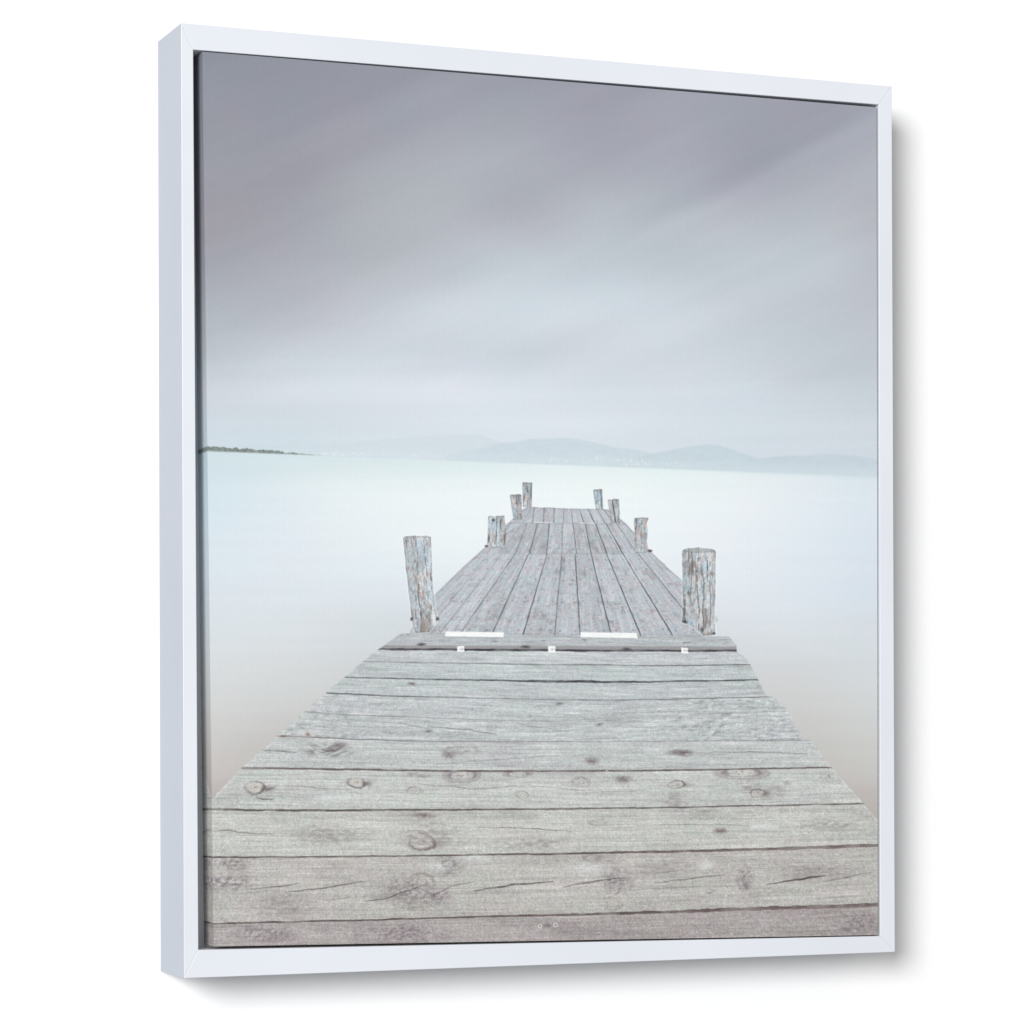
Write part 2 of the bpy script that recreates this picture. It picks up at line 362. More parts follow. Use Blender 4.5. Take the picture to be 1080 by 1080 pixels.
        base = mix(base, (112, 112, 118), edge)
        col[I] = col[I] + (base - col[I]) * al[:, None]
        part[I[sd < 0]] = 4
    # --- near deck, boards running across
    bx = v > 664
    if bx.any():
        I = np.nonzero(bx)[0]; U = u[I]; V = v[I]
        ed = 1.1 * vn(V / 3.0, U / 60, 100) + .6 * vn(V / 1.2, U / 30, 101)
        sd = poly_sd(U + ed * np.where((V > 735) & (V < 782) & (U > 600), 1.2, .5) * (V > 688), V, NEAR)
        J = sd < 1.2; I = I[J]; U = U[J]; V = V[J]; sd = sd[J]
        lines = np.stack([np.interp(U, [p[0] for p in g[0]], [p[1] for p in g[0]]) for g in GAPS], 1)
        bid = (V[:, None] > lines).sum(1)
        top = np.where(bid > 0, np.take_along_axis(lines, np.clip(bid - 1, 0, 9)[:, None], 1)[:, 0], 669.5)
        bot = np.where(bid < 10, np.take_along_axis(lines, np.clip(bid, 0, 9)[:, None], 1)[:, 0], 1015)
        t = (V - top) / np.maximum(bot - top, 1)
        near = np.clip((V - 690) / 300, 0, 1)
        base = np.asarray(BOARD_COL, float)[bid]
        X = (U - 615) / (V - 492) * 190
        # long grain along each board
        amp = np.array([6, 8, 8, 9, 11, 11, 7, 6, 5, 6, 7.])[bid]
        g = fbm(X / 34 + bid * 13.7, (V - top) / (1.7 + 1.1 * near) + bid * 5.1, 110, 4, .6)
        g2 = fbm(X / 60 + bid * 3.7, t * 3.2 + bid * 9.1, 111, 3)
        base += (amp * 1.15 * g + 7 * g2)[:, None]
        tint = fbm(X / 45 + bid * 2.2, t * 2.0 + bid * 4.0, 112, 3)
        base += (1.5 * tint)[:, None] * np.array([1.0, -.4, .5])
        # rough bleached boards in the middle of the deck
        rough = np.where((bid == 4) | (bid == 5), 1.0, .25) * (0.4 + .6 * sst(640, 760, U) + .3 * sst(420, 320, U))
        q = fbm(U / 5.5 + V / 8, V / 2.0, 113, 3)
        base += (np.clip(q - .15, 0, 1) * 46 * rough)[:, None]
        base -= (np.clip(-q - .2, 0, 1) * 60 * rough)[:, None]
        # grit: fine light and dark flecks, coarser towards the viewer, slightly slanted
        sl = U * .9 - V * .45; sc = V * .95 + U * .30
        k1 = fbm(sl / (2.2 + 1.0 * near), sc / (1.15 + .3 * near), 114, 2)
        k2 = vn(U / 1.05, V / 1.0, 115)
        k3 = fbm(U / 3.4, V / 2.0, 116, 2)
        base += ((4.5 + 3.5 * near) * k1 + (9.0 + 5.0 * near) * k2 + 2.5 * k3)[:, None] * np.array([1, 1, 1.02])
        fine = fbm(X / 26 + bid * 3.3, (V - top) / (.9 + .5 * near) + bid * 2.1 + .8 * fbm(X / 30, t * 2, 119, 2), 128, 3, .6)
        base -= (np.clip(fine - .16, 0, 1) * (40 - 10 * near))[:, None]
        base += (np.clip(-fine - .16, 0, 1) * (40 - 12 * near))[:, None]
        base += (1.2 * vn(U / 9, V / 4, 132))[:, None] * np.array([1, -.6, .2]) + (1.2 * vn(U / 8, V / 4, 133))[:, None] * np.array([-.3, .5, -.9])
        k4 = vn(U / 1.3, V / 1.3, 117)
        base += (np.clip(k4 - .62, 0, 1) * (55 + 30 * near))[:, None] * .8
        # large weathering patches
        pz = fbm(U / 60 + bid * 4.0, V / 22 + bid * 2.0, 118, 3)
        base -= (np.clip(pz - .1, 0, 1) * 17)[:, None] * np.array([1.0, 1.12, 1.0])
        # left and right ends a little worn
        # upper and lower arris of each board
        ar = np.clip(1 - (V - top) / (1.4 + 1.2 * near), 0, 1) * (bid > 0)
        base = mix(base, (212, 216, 214), ar * .30)
        # thick beam: darker front side above the first gap
        fr = sst(679.5 + (U - 420) * .004, 681.6 + (U - 420) * .004, V) * (bid == 0)
        base = mix(base, (146, 143, 144), fr * .75)
        lip = np.clip(1 - np.abs(V - 679.6 - (U - 420) * .004) / 1.0, 0, 1) * (bid == 0)
        base = mix(base, (205, 209, 212), lip * .35)
        # thin wet shade along the back of the beam
        base = mix(base, (120, 122, 128), np.clip(1 - np.abs(V - 669.6 - (U - 500) * .008) / .9, 0, 1) * .35 * (U > 452) * (U < 742))
        # knots, stains
        wU = U + 1.1 * fbm(U / 7, V / 5, 120, 2); wV = V + .8 * fbm(U / 6, V / 4, 121, 2)
        for k, (x, y, rx, ry, kind) in enumerate(KNOTS):
            m = np.nonzero((np.abs(U - x) < rx * 2.6 + 3) & (np.abs(V - y) < ry * 2.6 + 3))[0]
            if not len(m):
                continue
            kb = int((y + (3.5 if kind == 'half' else 0) > np.array([np.interp(x, [p[0] for p in g_[0]], [p[1] for p in g_[0]]) for g_ in GAPS])).sum())
            if kind not in ('stain', 'purple', 'rust', 'nail'):
                m = m[bid[m] == kb]
                if not len(m):
                    continue
            wk = .3 if kind in ('ring', 'ring2', 'darkring', 'half', 'light') else 1.0
            du = (U[m] + (wU[m] - U[m]) * wk - x) / rx; dv = (V[m] + (wV[m] - V[m]) * wk - y) / ry
            r = np.hypot(du, dv); c = base[m]
            an = np.arctan2(dv, du)
            nz = vn(U[m] / 2.2 + k * 5, V[m] / 1.6, 122)
            rr = r * (1 + .07 * np.cos(an * 2 + k) + .05 * np.sin(an * 3 + k * 1.7)) + .09 * nz
            halo = np.clip(1 - np.abs(dv + .25 * np.sin(du * 1.2 + k)) / 1.1, 0, 1) * np.clip(1 - np.abs(du) / 2.5, 0, 1)
            fl = .5 + .5 * np.cos((dv * 7 + nz * .8) * (1 + .1 * k % 3))
            if kind in ('ring', 'ring2', 'darkring'):
                c = mix(c, (132, 124, 126), halo * fl * .38)
                dark = np.clip(1 - np.abs(rr - 1.0) / .24, 0, 1) * (.55 + .35 * np.cos(an - .6 - k))
                tail = np.clip(1 - np.hypot((du - 1.25) / .9, (dv - .25) / .7), 0, 1)
                c = mix(c, (108, 96, 98), np.clip(dark + (tail * .75 if kind != 'ring2' else tail * .3), 0, .85))
                if kind == 'darkring':
                    c = mix(c, (120, 110, 112), np.clip(1.3 - np.hypot((du + .6) / 1.3, dv / .8), 0, 1) * .45)
                c = mix(c, (203, 200, 193), np.clip((0.80 - rr) / .25, 0, 1) * (.72 if kind == 'ring' else .38))
                c = mix(c, (150, 140, 134), np.clip((.72 - rr) / .1, 0, 1) * np.clip(np.cos(rr * 17 + k), 0, 1) * .38)
                c = mix(c, (112, 98, 96), np.clip(1 - np.hypot(du - .12, dv * 1.3 + .05) / .24, 0, 1) * .7)
            elif kind == 'soft' or kind == 'light':
                c = mix(c, (138, 130, 130), halo * fl * .26)
                c = mix(c, (204, 205, 198), np.clip((0.9 - rr) / .5, 0, 1) * (.34 if kind == 'soft' else .7))
                c = mix(c, (128, 120, 118), np.clip(1 - np.abs(rr - .95) / .22, 0, 1) * (.25 + .35 * np.clip(np.cos(an + k), 0, 1)))
                c = mix(c, (130, 121, 119), np.clip((.8 - rr) / .1, 0, 1) * np.clip(np.cos(rr * 14 + nz + k), 0, 1) * .42)
            elif kind == 'half':
                c = mix(c, (116, 102, 108), np.clip(1 - np.abs(rr - .95) / .30, 0, 1) * (.4 + .3 * np.cos(an * 2)) )
                c = mix(c, (138, 128, 130), np.clip(1 - np.abs(rr - 1.35) / .16, 0, 1) * .4)
                c = mix(c, (134, 124, 126), np.clip((1.7 - rr) / .5, 0, 1) * np.clip(np.cos(rr * 15 + nz), 0, 1) * .35)
                if rx > 13:
                    c = mix(c, (210, 207, 200), np.clip((0.55 - rr) / .25, 0, 1) * .7)
                    c = mix(c, (140, 128, 126), np.clip((.5 - rr) / .1, 0, 1) * np.clip(nz * 2, 0, 1) * .5)
            elif kind == 'fibre':
                fb = fbm((U[m] - x) / 9 + (V[m] - y) * .05, (V[m] - y) / 1.5 + (U[m] - x) * .20 * np.sign(du + .1), 123 + k, 3)
                c = mix(c, (112, 106, 106), np.clip(1.15 - r, 0, 1) * np.clip(.35 + 1.5 * fb, 0, 1))
            elif kind == 'stain':
                pn = fbm(U[m] / 6, V[m] / 2.0, 127 + k, 4, .6)
                c = mix(c, (136, 129, 129), np.clip(1.3 - r + .3 * pn, 0, 1) * np.clip(.30 + .6 * pn, 0, .7))
            elif kind == 'purple':
                pn = fbm(U[m] / 3.2 + V[m] / 9, V[m] / 2.2, 126 + k, 4, .65)
                c = mix(c, (122, 112, 118), np.clip(1.35 - r + .35 * pn, 0, 1) * np.clip(.34 + .95 * pn, 0, .8))
            elif kind == 'rust':
                c = mix(c, (128, 108, 104), np.clip(1.2 - r, 0, 1) * (.6 + .4 * nz))
                c = mix(c, (222, 214, 206), np.clip(1 - np.abs(r - .9) / .3, 0, 1) * .4)
            elif kind == 'nail':
                c = mix(c, (72, 68, 70), np.clip(1.3 - r, 0, 1) * .85)
            else:
                c = mix(c, (108, 98, 98), np.clip(1.3 - r, 0, 1) * (.6 + .25 * nz))
            base[m] = c
        for k, (x, y, rx, ry) in enumerate(LIGHTS):
            m = np.nonzero((np.abs(U - x) < rx * 1.6) & (np.abs(V - y) < ry * 2.2))[0]
            if len(m):
                r = np.hypot((wU[m] - x) / rx, (wV[m] - y) / ry)
                f = .5 + .5 * fbm(U[m] / 4, V[m] / 1.3, 125 + k, 2)
                base[m] = mix(base[m], (218, 223, 223), np.clip(1.2 - r, 0, 1) * .75 * np.clip(f * 1.4, 0, 1))
        for k, (pts, hw, s) in enumerate(CRACKS):
            x0 = min(p[0] for p in pts) - 4; x1 = max(p[0] for p in pts) + 4
            y0 = min(p[1] for p in pts) - 4; y1 = max(p[1] for p in pts) + 4
            m = np.nonzero((U > x0) & (U < x1) & (V > y0) & (V < y1))[0]
            if len(m):
                d, p = seg_dist(U[m], V[m] + .7 * vn(U[m] / 9, V[m] * 0, 130 + k), pts)
                w_ = hw * (0.35 + 1.0 * np.sin(np.pi * np.clip(p * .96 + .02, 0, 1)))
                base[m] = mix(base[m], (62, 56, 58), np.clip(1.25 - d / (w_ * .8 + .2), 0, 1) * s * (.75 + .25 * vn(U[m] / 6, V[m] / 3, 131)))
        # gaps
        for k, (pts, hw, dk, c) in enumerate(GAPS):
            y = lines[:, k] + .30 * vn(U / 22, U * 0, 140 + k) + .16 * vn(U / 4, U * 0, 150 + k)
            f = np.clip((U - pts[0][0]) / (pts[-1][0] - pts[0][0]), 0, 1)
            h = hw[0] + (hw[1] - hw[0]) * f
            if k == 2:
                h = h + .85 * np.exp(-((U - 600) / 75) ** 2)
            if k >= 8:
                h = hw[0] * .85 + (hw[1] - hw[0] * .85) * sst(.35, 1.0, f)
            h = h * (1 + .22 * vn(U / 8, U * 0, 160 + k))
            s = np.interp(f, [0, .5, 1], dk) * np.clip(.92 + .45 * fbm(U / 16, U * 0, 170 + k, 3), .1, 1)
            m = np.clip((h * .88 - np.abs(V - y)) / .8 + .5, 0, 1) * np.clip(s, 0, 1)
            cc = np.asarray(c, float)[None] + (9 * vn(U / 5, V / 1.2, 180 + k))[:, None]
            if k >= 8:                                       # on the right one sees the board's brown side
                cc = cc + (sst(.45, 1.0, f) * 26)[:, None] * np.array([1.1, .9, .9]) * sst(-1, 1.0, (V - y) / h)[:, None]
            base = base + (cc - base) * m[:, None]
        for x, y, r0 in SCREWS:
            m = np.nonzero(np.hypot(U - x, V - y) < 5)[0]
            if len(m):
                r = np.hypot(U[m] - x, V[m] - y) / r0
                base[m] = mix(base[m], (222, 222, 220), np.clip(1 - np.abs(r - .85) / .45, 0, 1) * .8)
                base[m] = mix(base[m], (104, 98, 104), np.clip(1 - r / .55, 0, 1) * .8)
        m = np.nonzero(np.abs(V - 976.3) + np.abs(U - 577.5) * .4 < 2)[0]
        base[m] = mix(base[m], (118, 98, 104), np.full(len(m), .6))
        al = np.clip(.55 - sd, 0, 1)
        base = mix(base, (222, 224, 222), np.clip(1 - np.abs(sd + 1.2) / 1.2, 0, 1) * .35 * (V > 735))
        col[I] = col[I] + (base - col[I]) * al[:, None]
        part[I[sd < 0]] = 4
    # --- white strips and tape squares
    for k, pts in enumerate(STRIPS + TAPES):
        x0 = min(p[0] for p in pts) - 2; x1 = max(p[0] for p in pts) + 2
        y0 = min(p[1] for p in pts) - 2; y1 = max(p[1] for p in pts) + 2
        I = np.nonzero((u > x0) & (u < x1) & (v > y0) & (v < y1))[0]
        if not len(I):
            continue
        sd = poly_sd(u[I], v[I], pts)
        a_ = np.clip(.5 - sd / .8, 0, 1) * (1.0 if k not in (2, 3) else .5)
        c = np.array([241., 243., 243.])[None] + (6 * fbm(u[I] / 5, v[I] / 1.5, 195 + k, 3))[:, None] * np.ones((1, 3))
        if k >= 4:
            xm = (x0 + x1) / 2; ym = (y0 + y1) / 2
            c = c - (np.clip(1 - np.abs(v[I] - ym - .8 * vn(u[I] / 1.5, v[I], 190 + k)) / 1.3, 0, 1) * 75 * np.clip(1.2 - np.abs(u[I] - xm - 1) / 2.6, 0, 1))[:, None]
        col[I] = col[I] + (c - col[I]) * a_[:, None]
        if k < 2:
            part[I[sd < 0]] = 20 + k
        elif k >= 4:
            part[I[sd < 0]] = 18 + k
    # --- posts
    for k, pts in enumerate(POSTS):
        x0 = min(p[0] for p in pts); x1 = max(p[0] for p in pts); y0 = min(p[1] for p in pts); y1 = max(p[1] for p in pts)
        I = np.nonzero((u > x0 - 3) & (u < x1 + 3) & (v > y0 - 3) & (v < y1 + 3))[0]
        if not len(I):
            continue
        U = u[I]; V = v[I]
        big = (x1 - x0) / 34.0
        sd = poly_sd(U + .3 * big * vn(V / 6, V * 0, 200 + k) + .12 * vn(V / 1.5, V * 0, 201 + k), V + .4 * vn(U / 3, U * 0, 202 + k), pts)
        # across-post coordinate from the outline itself
        lean = {6: 6.5, 7: .3, 0: .3, 1: 2.0, 2: 2.5, 3: 3.0, 4: .0, 5: .4}[k]
        tt = (V - y0) / (y1 - y0)
        s = (U - x0 - lean * tt) / max(x1 - x0 - lean, 1)
        base = (np.array([186., 191., 195.]) - 16 * max(0, 1 - big * 1.3))[None] * np.ones((len(I), 1))
        if k in (1, 2):
            base = base + np.array([-14., -6., 0.])
        if k == 0:
            base = base + np.array([-8., -8., -8.])
        if k == 6:
            base = base + np.array([6., 8., 9.])
        nf = max(9 * big, 2.6)
        fx = s * nf + .10 * vn(V / (8 * big + 1.5), s * 4, 209)
        L_ = 13 * big + 3
        g = fbm(fx * 1.2 + k * 7, V / (L_ * 2.6), 210 + k, 3, .6)
        g2 = fbm(fx * 3.2 + k, V / (L_ * 1.1), 220 + k, 3, .6)
        g3 = fbm(U / 1.6, V / 3.2, 225 + k, 2)
        base = base + (17 * g + 15 * g2 + 9 * g3)[:, None]
        wht = np.clip(fbm(fx * 1.0 + 3, V / (L_ * 1.2), 230 + k, 4, .6) - .04, 0, 1)
        base = mix(base, (212, 217, 219), np.clip(wht * 2.0, 0, .7))
        brn = np.clip(fbm(fx * .8 + 9, V / (L_ * .9), 240 + k, 4, .6) - .06, 0, 1)
        base = mix(base, (146, 135, 128), np.clip(brn * 2.0, 0, .6))
        blu = np.clip(fbm(fx * .7 + 5, V / (L_ * 1.2), 250 + k, 3) - .10, 0, 1)
        base = mix(base, (168, 184, 196), np.clip(blu * 2.0, 0, .55))
        # dark drying cracks running up the post
        for q, sc in enumerate(np.linspace(.12, .9, 8 if big > .6 else 3)):
            s0 = sc + .05 * _hash(np.array([q]), np.array([k]), 263)[0]
            d = np.abs(s - s0 - .035 * vn(V / (L_ * .9), V * 0 + q, 264 + k))
            on = sst(-.05, .35, fbm(V / (L_ * 1.5) + q * 9.3, V * 0, 270 + k, 3))
            base = mix(base, (70, 66, 70), np.clip(1.2 - d * (x1 - x0) / .62, 0, 1) * on * .8)
        sp = fbm(U / 1.8 + .6 * vn(V / 6, U / 6, 266), V / 5.0, 267 + k, 3, .65)
        base += (7 * vn(U / 4, V / 5, 269))[:, None] * np.array([1, -.4, -.9]) + (6 * vn(U / 3, V / 4, 275))[:, None] * np.array([-.5, .3, .4])
        base = mix(base, (104, 98, 98), np.clip((sp - .16) * 2.6, 0, .42) * min(1, .25 + big * .8) * (.55 + .45 * vn(V / (L_ * .8), fx * .6, 268)))
        base = mix(base, (226, 230, 231), np.clip((-sp - .12) * 2.6, 0, .6) * min(1, .3 + big * .8))
        base += (9 * vn(U / 1.0, V / 1.1, 262))[:, None]
        # the round side turning away, as printed
        base = base * (1 - .14 * np.clip((np.abs(s - .5) * 2 - .62) / .38, 0, 1) ** 1.4)[:, None]
        if k >= 6:
            base = base * (.93 + .11 * np.clip(s, 0, 1))[:, None]
        if k == 3:
            base = mix(base, (66, 60, 64), np.clip(1 - np.abs(s - .47 - .1 * tt) / .10, 0, 1) * .85)
            base = mix(base, (196, 190, 182), np.clip(1 - np.abs(s - .25) / .14, 0, 1) * .4)
        if k == 4:
            base = mix(base, (62, 60, 62), np.clip(1 - np.hypot((U - 520.3) / 2.2, (V - 548.5) / 1.8), 0, 1) ** .5 * .9)
            base = mix(base, (70, 66, 68), np.clip(1 - np.hypot((U - 515.6) / 1.3, (V - 568) / 6.0), 0, 1) ** .6 * .8)
            base = mix(base, (80, 70, 70), np.clip(1 - np.hypot((U - 528) / .9, (V - 553) / 8), 0, 1) ** .6 * .8)
            base = mix(base, (224, 226, 226), np.clip(1 - np.hypot((U - 517.5) / 1.6, (V - 548) / 4.0), 0, 1) * .8)
        if k == 7:                                             # visible sawn top
            ty = (V - 580.2) / 2.3; tx = (U - 737.1) / 17.4
            ins = np.clip((1 - np.hypot(tx, ty)) * 4, 0, 1)
            base = mix(base, (164, 166, 166), ins * .7)
            base = mix(base, (112, 110, 110), np.clip(1 - np.abs(np.hypot(tx, ty) - 1.0) / .25, 0, 1) * (V > 579.5) * .5)
            for xc, wd, ya, yb in ((741.5,1.0,600,668),(728.5,.8,590,640),(749,.9,610,664),(734,.6,585,625)):
                base = mix(base, (82, 74, 72), np.clip(1.2 - np.abs(U - xc - 1.2 * vn(V / 14, V * 0, int(xc))) / wd, 0, 1) * sst(ya - 4, ya + 6, V) * sst(yb + 2, yb - 10, V) * .5)
            base = mix(base, (56, 56, 60), np.clip(1 - np.hypot((U - 722) / 4.2, (V - 656) / 2.2), 0, 1) ** .5 * .85)
            base = mix(base, (64, 60, 60), np.clip(1 - np.hypot((U - 740.6) / 2.6, (V - 664) / 3.6), 0, 1) ** .5 * .75)
            base = mix(base, (140, 122, 112), sst(664, 669, V) * .5 * (.5 + .5 * vn(U / 2, V / 2, 5)))
        elif k == 6:
            base = mix(base, (122, 116, 114), np.clip(1 - np.abs(V - 566.4) / 1.2, 0, 1) * .45)
            base = mix(base, (150, 172, 190), np.clip(1.2 - np.hypot((U - 444) / 6, (V - 585) / 16), 0, 1) * .45)
            base = mix(base, (120, 104, 98), np.clip(1.2 - np.hypot((U - 440) / 6, (V - 600) / 10), 0, 1) * .35 * (1 + vn(U / 2, V / 4, 7)))
            base = mix(base, (124, 108, 102), np.clip(1.2 - np.hypot((U - 448) / 8, (V - 660) / 9), 0, 1) * .5)
            base = mix(base, (232, 234, 234), np.clip(1.2 - np.hypot((U - 457.5) / 2.4, (V - 652) / 11), 0, 1) * .75)
            base = mix(base, (58, 58, 62), np.clip(1 - np.hypot((U - 434.5) / 1.6, (V - 653) / 2.0), 0, 1) ** .5 * .9)
        else:
            base = mix(base, (104, 104, 106), np.clip(1 - np.abs(V - y0 - 1.0) / 1.1, 0, 1) * .5)
        base = mix(base, (92, 88, 88), sst(y1 - 3.0 * max(big, .4), y1, V) * .4)
        al = np.clip(.5 - sd / .9, 0, 1)
        col[I] = mix(col[I], (243, 246, 246), np.clip(1 - np.abs(sd - .9) / 1.0, 0, 1) * .4 * (k >= 6))
        col[I] = col[I] + (base - col[I]) * al[:, None]
        part[I[sd < 0]] = 10 + k
    # dark bolts and scraps at the feet of posts
    for x, y, rx, ry in ((461.5,652.8,1.6,1.6),(513,576,1.6,1.2),(685.5,581,2.4,1.3),(433.8,653,1.0,1.8),(753,668,1.4,1.2)):
        I = np.nonzero(np.hypot((u - x) / rx, (v - y) / ry) < 1.6)[0]
        if len(I):
            r = np.hypot((u[I] - x) / rx, (v[I] - y) / ry)
            col[I] = mix(col[I], (60, 60, 66), np.clip(1.5 - r, 0, 1) * .85)
    # moss scrap on the right post
    I = np.nonzero(np.hypot((u - 755.5) / 2.2, (v - 653) / 4) < 1.5)[0]
    if len(I):
        r = np.hypot((u[I] - 755.5) / 2.2, (v[I] - 653) / 4)
        col[I] = mix(col[I], (168, 172, 158), np.clip(1.2 - r, 0, 1) * .6 * (vn(u[I] / 1.4, v[I] / 1.4, 9) > -.2))
    # slight tooth of the ink on cloth
    col = col + (1.3 * vn(u / 1.25, v / 1.25, 300))[:, None] + (.8 * vn(u / 2.6, v / 2.6, 301))[:, None] * np.array([1, -.6, .5])
    global GRIT
    GRIT = np.select([part >= 20, part >= 10, part == 4, part == 3], [.15, .4, .4, .4], .03)
    GRIT = np.where(part == 4, .16 + .24 * sst(660, 960, v), GRIT)
    return np.clip(col, 2, 252), part


LIGHT = 1.10                                    # how bright the lamps make a white card on the canvas


def ink(col):
    c = np.clip(col, 0, 255) / 255.0
    lin = np.where(c <= 0.04045, c / 12.92, ((c + 0.055) / 1.055) ** 2.4)
    return np.concatenate([np.clip(lin / LIGHT, 0, .93), GRIT[:, None]], 1)


# ------------------------------------------------------------------ materials
def new_mat(name):
    m = bpy.data.materials.new(name); m.use_nodes = True
    nt = m.node_tree; b = nt.nodes['Principled BSDF']
    return m, nt, b


def canvas_material():
    m, nt, b = new_mat('printed canvas')
    N = nt.nodes.new; L = nt.links.new
    at = N('ShaderNodeAttribute'); at.attribute_name = 'ink'
    tg = N('ShaderNodeTexCoord')
    gn = N('ShaderNodeTexNoise'); gn.inputs['Scale'].default_value = 1350; gn.inputs['Detail'].default_value = 1.5
    gm = N('ShaderNodeMapping'); gm.inputs['Scale'].default_value = (.8, .8, 1.0); L(tg.outputs['Object'], gm.inputs[0]); L(gm.outputs[0], gn.inputs['Vector'])
    g0 = N('ShaderNodeMapRange'); g0.inputs['From Min'].default_value = .25; g0.inputs['From Max'].default_value = .75
    g0.inputs['To Min'].default_value = -.34; g0.inputs['To Max'].default_value = .34; L(gn.outputs['Fac'], g0.inputs['Value'])
    g1 = N('ShaderNodeMath'); g1.operation = 'MULTIPLY'; L(g0.outputs[0], g1.inputs[0]); L(at.outputs['Alpha'], g1.inputs[1])
    g2 = N('ShaderNodeMath'); g2.operation = 'ADD'; g2.inputs[1].default_value = 1.0; L(g1.outputs[0], g2.inputs[0])
    gv = N('ShaderNodeVectorMath'); gv.operation = 'SCALE'; L(at.outputs['Color'], gv.inputs[0]); L(g2.outputs[0], gv.inputs['Scale'])
    L(gv.outputs[0], b.inputs['Base Color'])
    b.inputs['Roughness'].default_value = .82
    b.inputs['Specular IOR Level'].default_value = .12
    tc = N('ShaderNodeTexCoord')
    sep = N('ShaderNodeSeparateXYZ'); L(tc.outputs['Object'], sep.inputs[0])
    def thread(sock, freq):
        k = N('ShaderNodeMath'); k.operation = 'MULTIPLY'; k.inputs[1].default_value = freq; L(sock, k.inputs[0])
        s = N('ShaderNodeMath'); s.operation = 'SINE'; L(k.outputs[0], s.inputs[0])
        return s.outputs[0]
    sx = N('ShaderNodeMath'); sx.operation = 'ADD'; L(sep.outputs[0], sx.inputs[0]); L(sep.outputs[1], sx.inputs[1])
    a = thread(sx.outputs[0], 2 * math.pi / .00210); c = thread(sep.outputs[2], 2 * math.pi / .00210)
    mx = N('ShaderNodeMath'); mx.operation = 'ADD'; L(a, mx.inputs[0]); L(c, mx.inputs[1])
    ns = N('ShaderNodeTexNoise'); ns.inputs['Scale'].default_value = 420; ns.inputs['Detail'].default_value = 3
    L(tc.outputs['Object'], ns.inputs['Vector'])
    m2 = N('ShaderNodeMath'); m2.operation = 'MULTIPLY_ADD'; L(ns.outputs['Fac'], m2.inputs[0]); m2.inputs[1].default_value = 1.6; L(mx.outputs[0], m2.inputs[2])
    bp = N('ShaderNodeBump'); bp.inputs['Strength'].default_value = .04; bp.inputs['Distance'].default_value = .0002
    L(m2.outputs[0], bp.inputs['Height']); L(bp.outputs[0], b.inputs['Normal'])
    return m


def frame_material(name='satin white metal', c0=(.675, .702, .75), c1=(.715, .742, .79)):
    m, nt, b = new_mat(name)
    N = nt.nodes.new; L = nt.links.new
    b.inputs['Roughness'].default_value = .38
    b.inputs['Specular IOR Level'].default_value = .45
    tc = N('ShaderNodeTexCoord')
    mp = N('ShaderNodeMapping'); mp.inputs['Scale'].default_value = (3, 3, 3)
    L(tc.outputs['Object'], mp.inputs[0])
    ns = N('ShaderNodeTexNoise'); ns.inputs['Scale'].default_value = 3; ns.inputs['Detail'].default_value = 5
    L(mp.outputs[0], ns.inputs['Vector'])
    cr = N('ShaderNodeValToRGB')
    cr.color_ramp.elements[0].position = .3; cr.color_ramp.elements[0].color = c0 + (1,)
    cr.color_ramp.elements[1].position = .7; cr.color_ramp.elements[1].color = c1 + (1,)
    L(ns.outputs['Fac'], cr.inputs[0]); L(cr.outputs[0], b.inputs['Base Color'])
    n2 = N('ShaderNodeTexNoise'); n2.inputs['Scale'].default_value = 900; L(tc.outputs['Object'], n2.inputs['Vector'])
    bp = N('ShaderNodeBump'); bp.inputs['Strength'].default_value = .05; bp.inputs['Distance'].default_value = .0003
    L(n2.outputs['Fac'], bp.inputs['Height']); L(bp.outputs[0], b.inputs['Normal'])
    return m


def plain_material(name, col, rough=.6, scale=60, var=.03):
    m, nt, b = new_mat(name)
    N = nt.nodes.new; L = nt.links.new
    b.inputs['Roughness'].default_value = rough
    b.inputs['Specular IOR Level'].default_value = .2
    tc = N('ShaderNodeTexCoord')
    ns = N('ShaderNodeTexNoise'); ns.inputs['Scale'].default_value = scale; ns.inputs['Detail'].default_value = 4
    L(tc.outputs['Object'], ns.inputs['Vector'])
    cr = N('ShaderNodeValToRGB')
    cr.color_ramp.elements[0].color = tuple(max(0, c - var) for c in col) + (1,)
    cr.color_ramp.elements[1].color = tuple(min(1, c + var) for c in col) + (1,)
    L(ns.outputs['Fac'], cr.inputs[0]); L(cr.outputs[0], b.inputs['Base Color'])
    return m


M_CANVAS = canvas_material()
M_FRAME = frame_material()
M_SIDE_SHADE = frame_material('frame metal with painted side shade', (.375, .408, .465), (.395, .425, .48))  # shade painted in: outer sides greyed to read darker than the front
M_INNER_LIGHTENED = frame_material('frame metal lightened for the gap', (.74, .76, .79), (.76, .78, .81))  # inner faces lightened in colour to brighten the shaded gap round the canvas
M_BACK = plain_material('backing board', (.74, .77, .82), .7, 80)
M_WALL = plain_material('white wall paint', (.905, .905, .905), .9, 40, .004)


# ------------------------------------------------------------------ mesh helpers
def link(name, mesh, parent=None, mat=None):
    o = bpy.data.objects.new(name, mesh); COL.objects.link(o)
    if parent: o.parent = parent
    if mat: mesh.materials.append(mat)
    return o


def grid_mesh(name, P, quads, cols=None):
    """mesh from numpy arrays: P (n,3), quads (m,4), colours (n,3)"""
    used, inv = np.unique(quads.ravel(), return_inverse=True)
    Q = inv.reshape(-1, 4); V = P[used]
    me = bpy.data.meshes.new(name)
    me.vertices.add(len(V)); me.vertices.foreach_set('co', (V * S).astype(np.float32).ravel())
    me.loops.add(Q.size); me.loops.foreach_set('vertex_index', Q.astype(np.int32).ravel())
    me.polygons.add(len(Q)); me.polygons.foreach_set('loop_start', np.arange(0, Q.size, 4, dtype=np.int32))
    me.update(calc_edges=True)
    if cols is not None:
        at = me.color_attributes.new('ink', 'FLOAT_COLOR', 'POINT')
        c4 = cols[used].astype(np.float32)
        at.data.foreach_set('color', c4.ravel())
    me.validate()
    return me


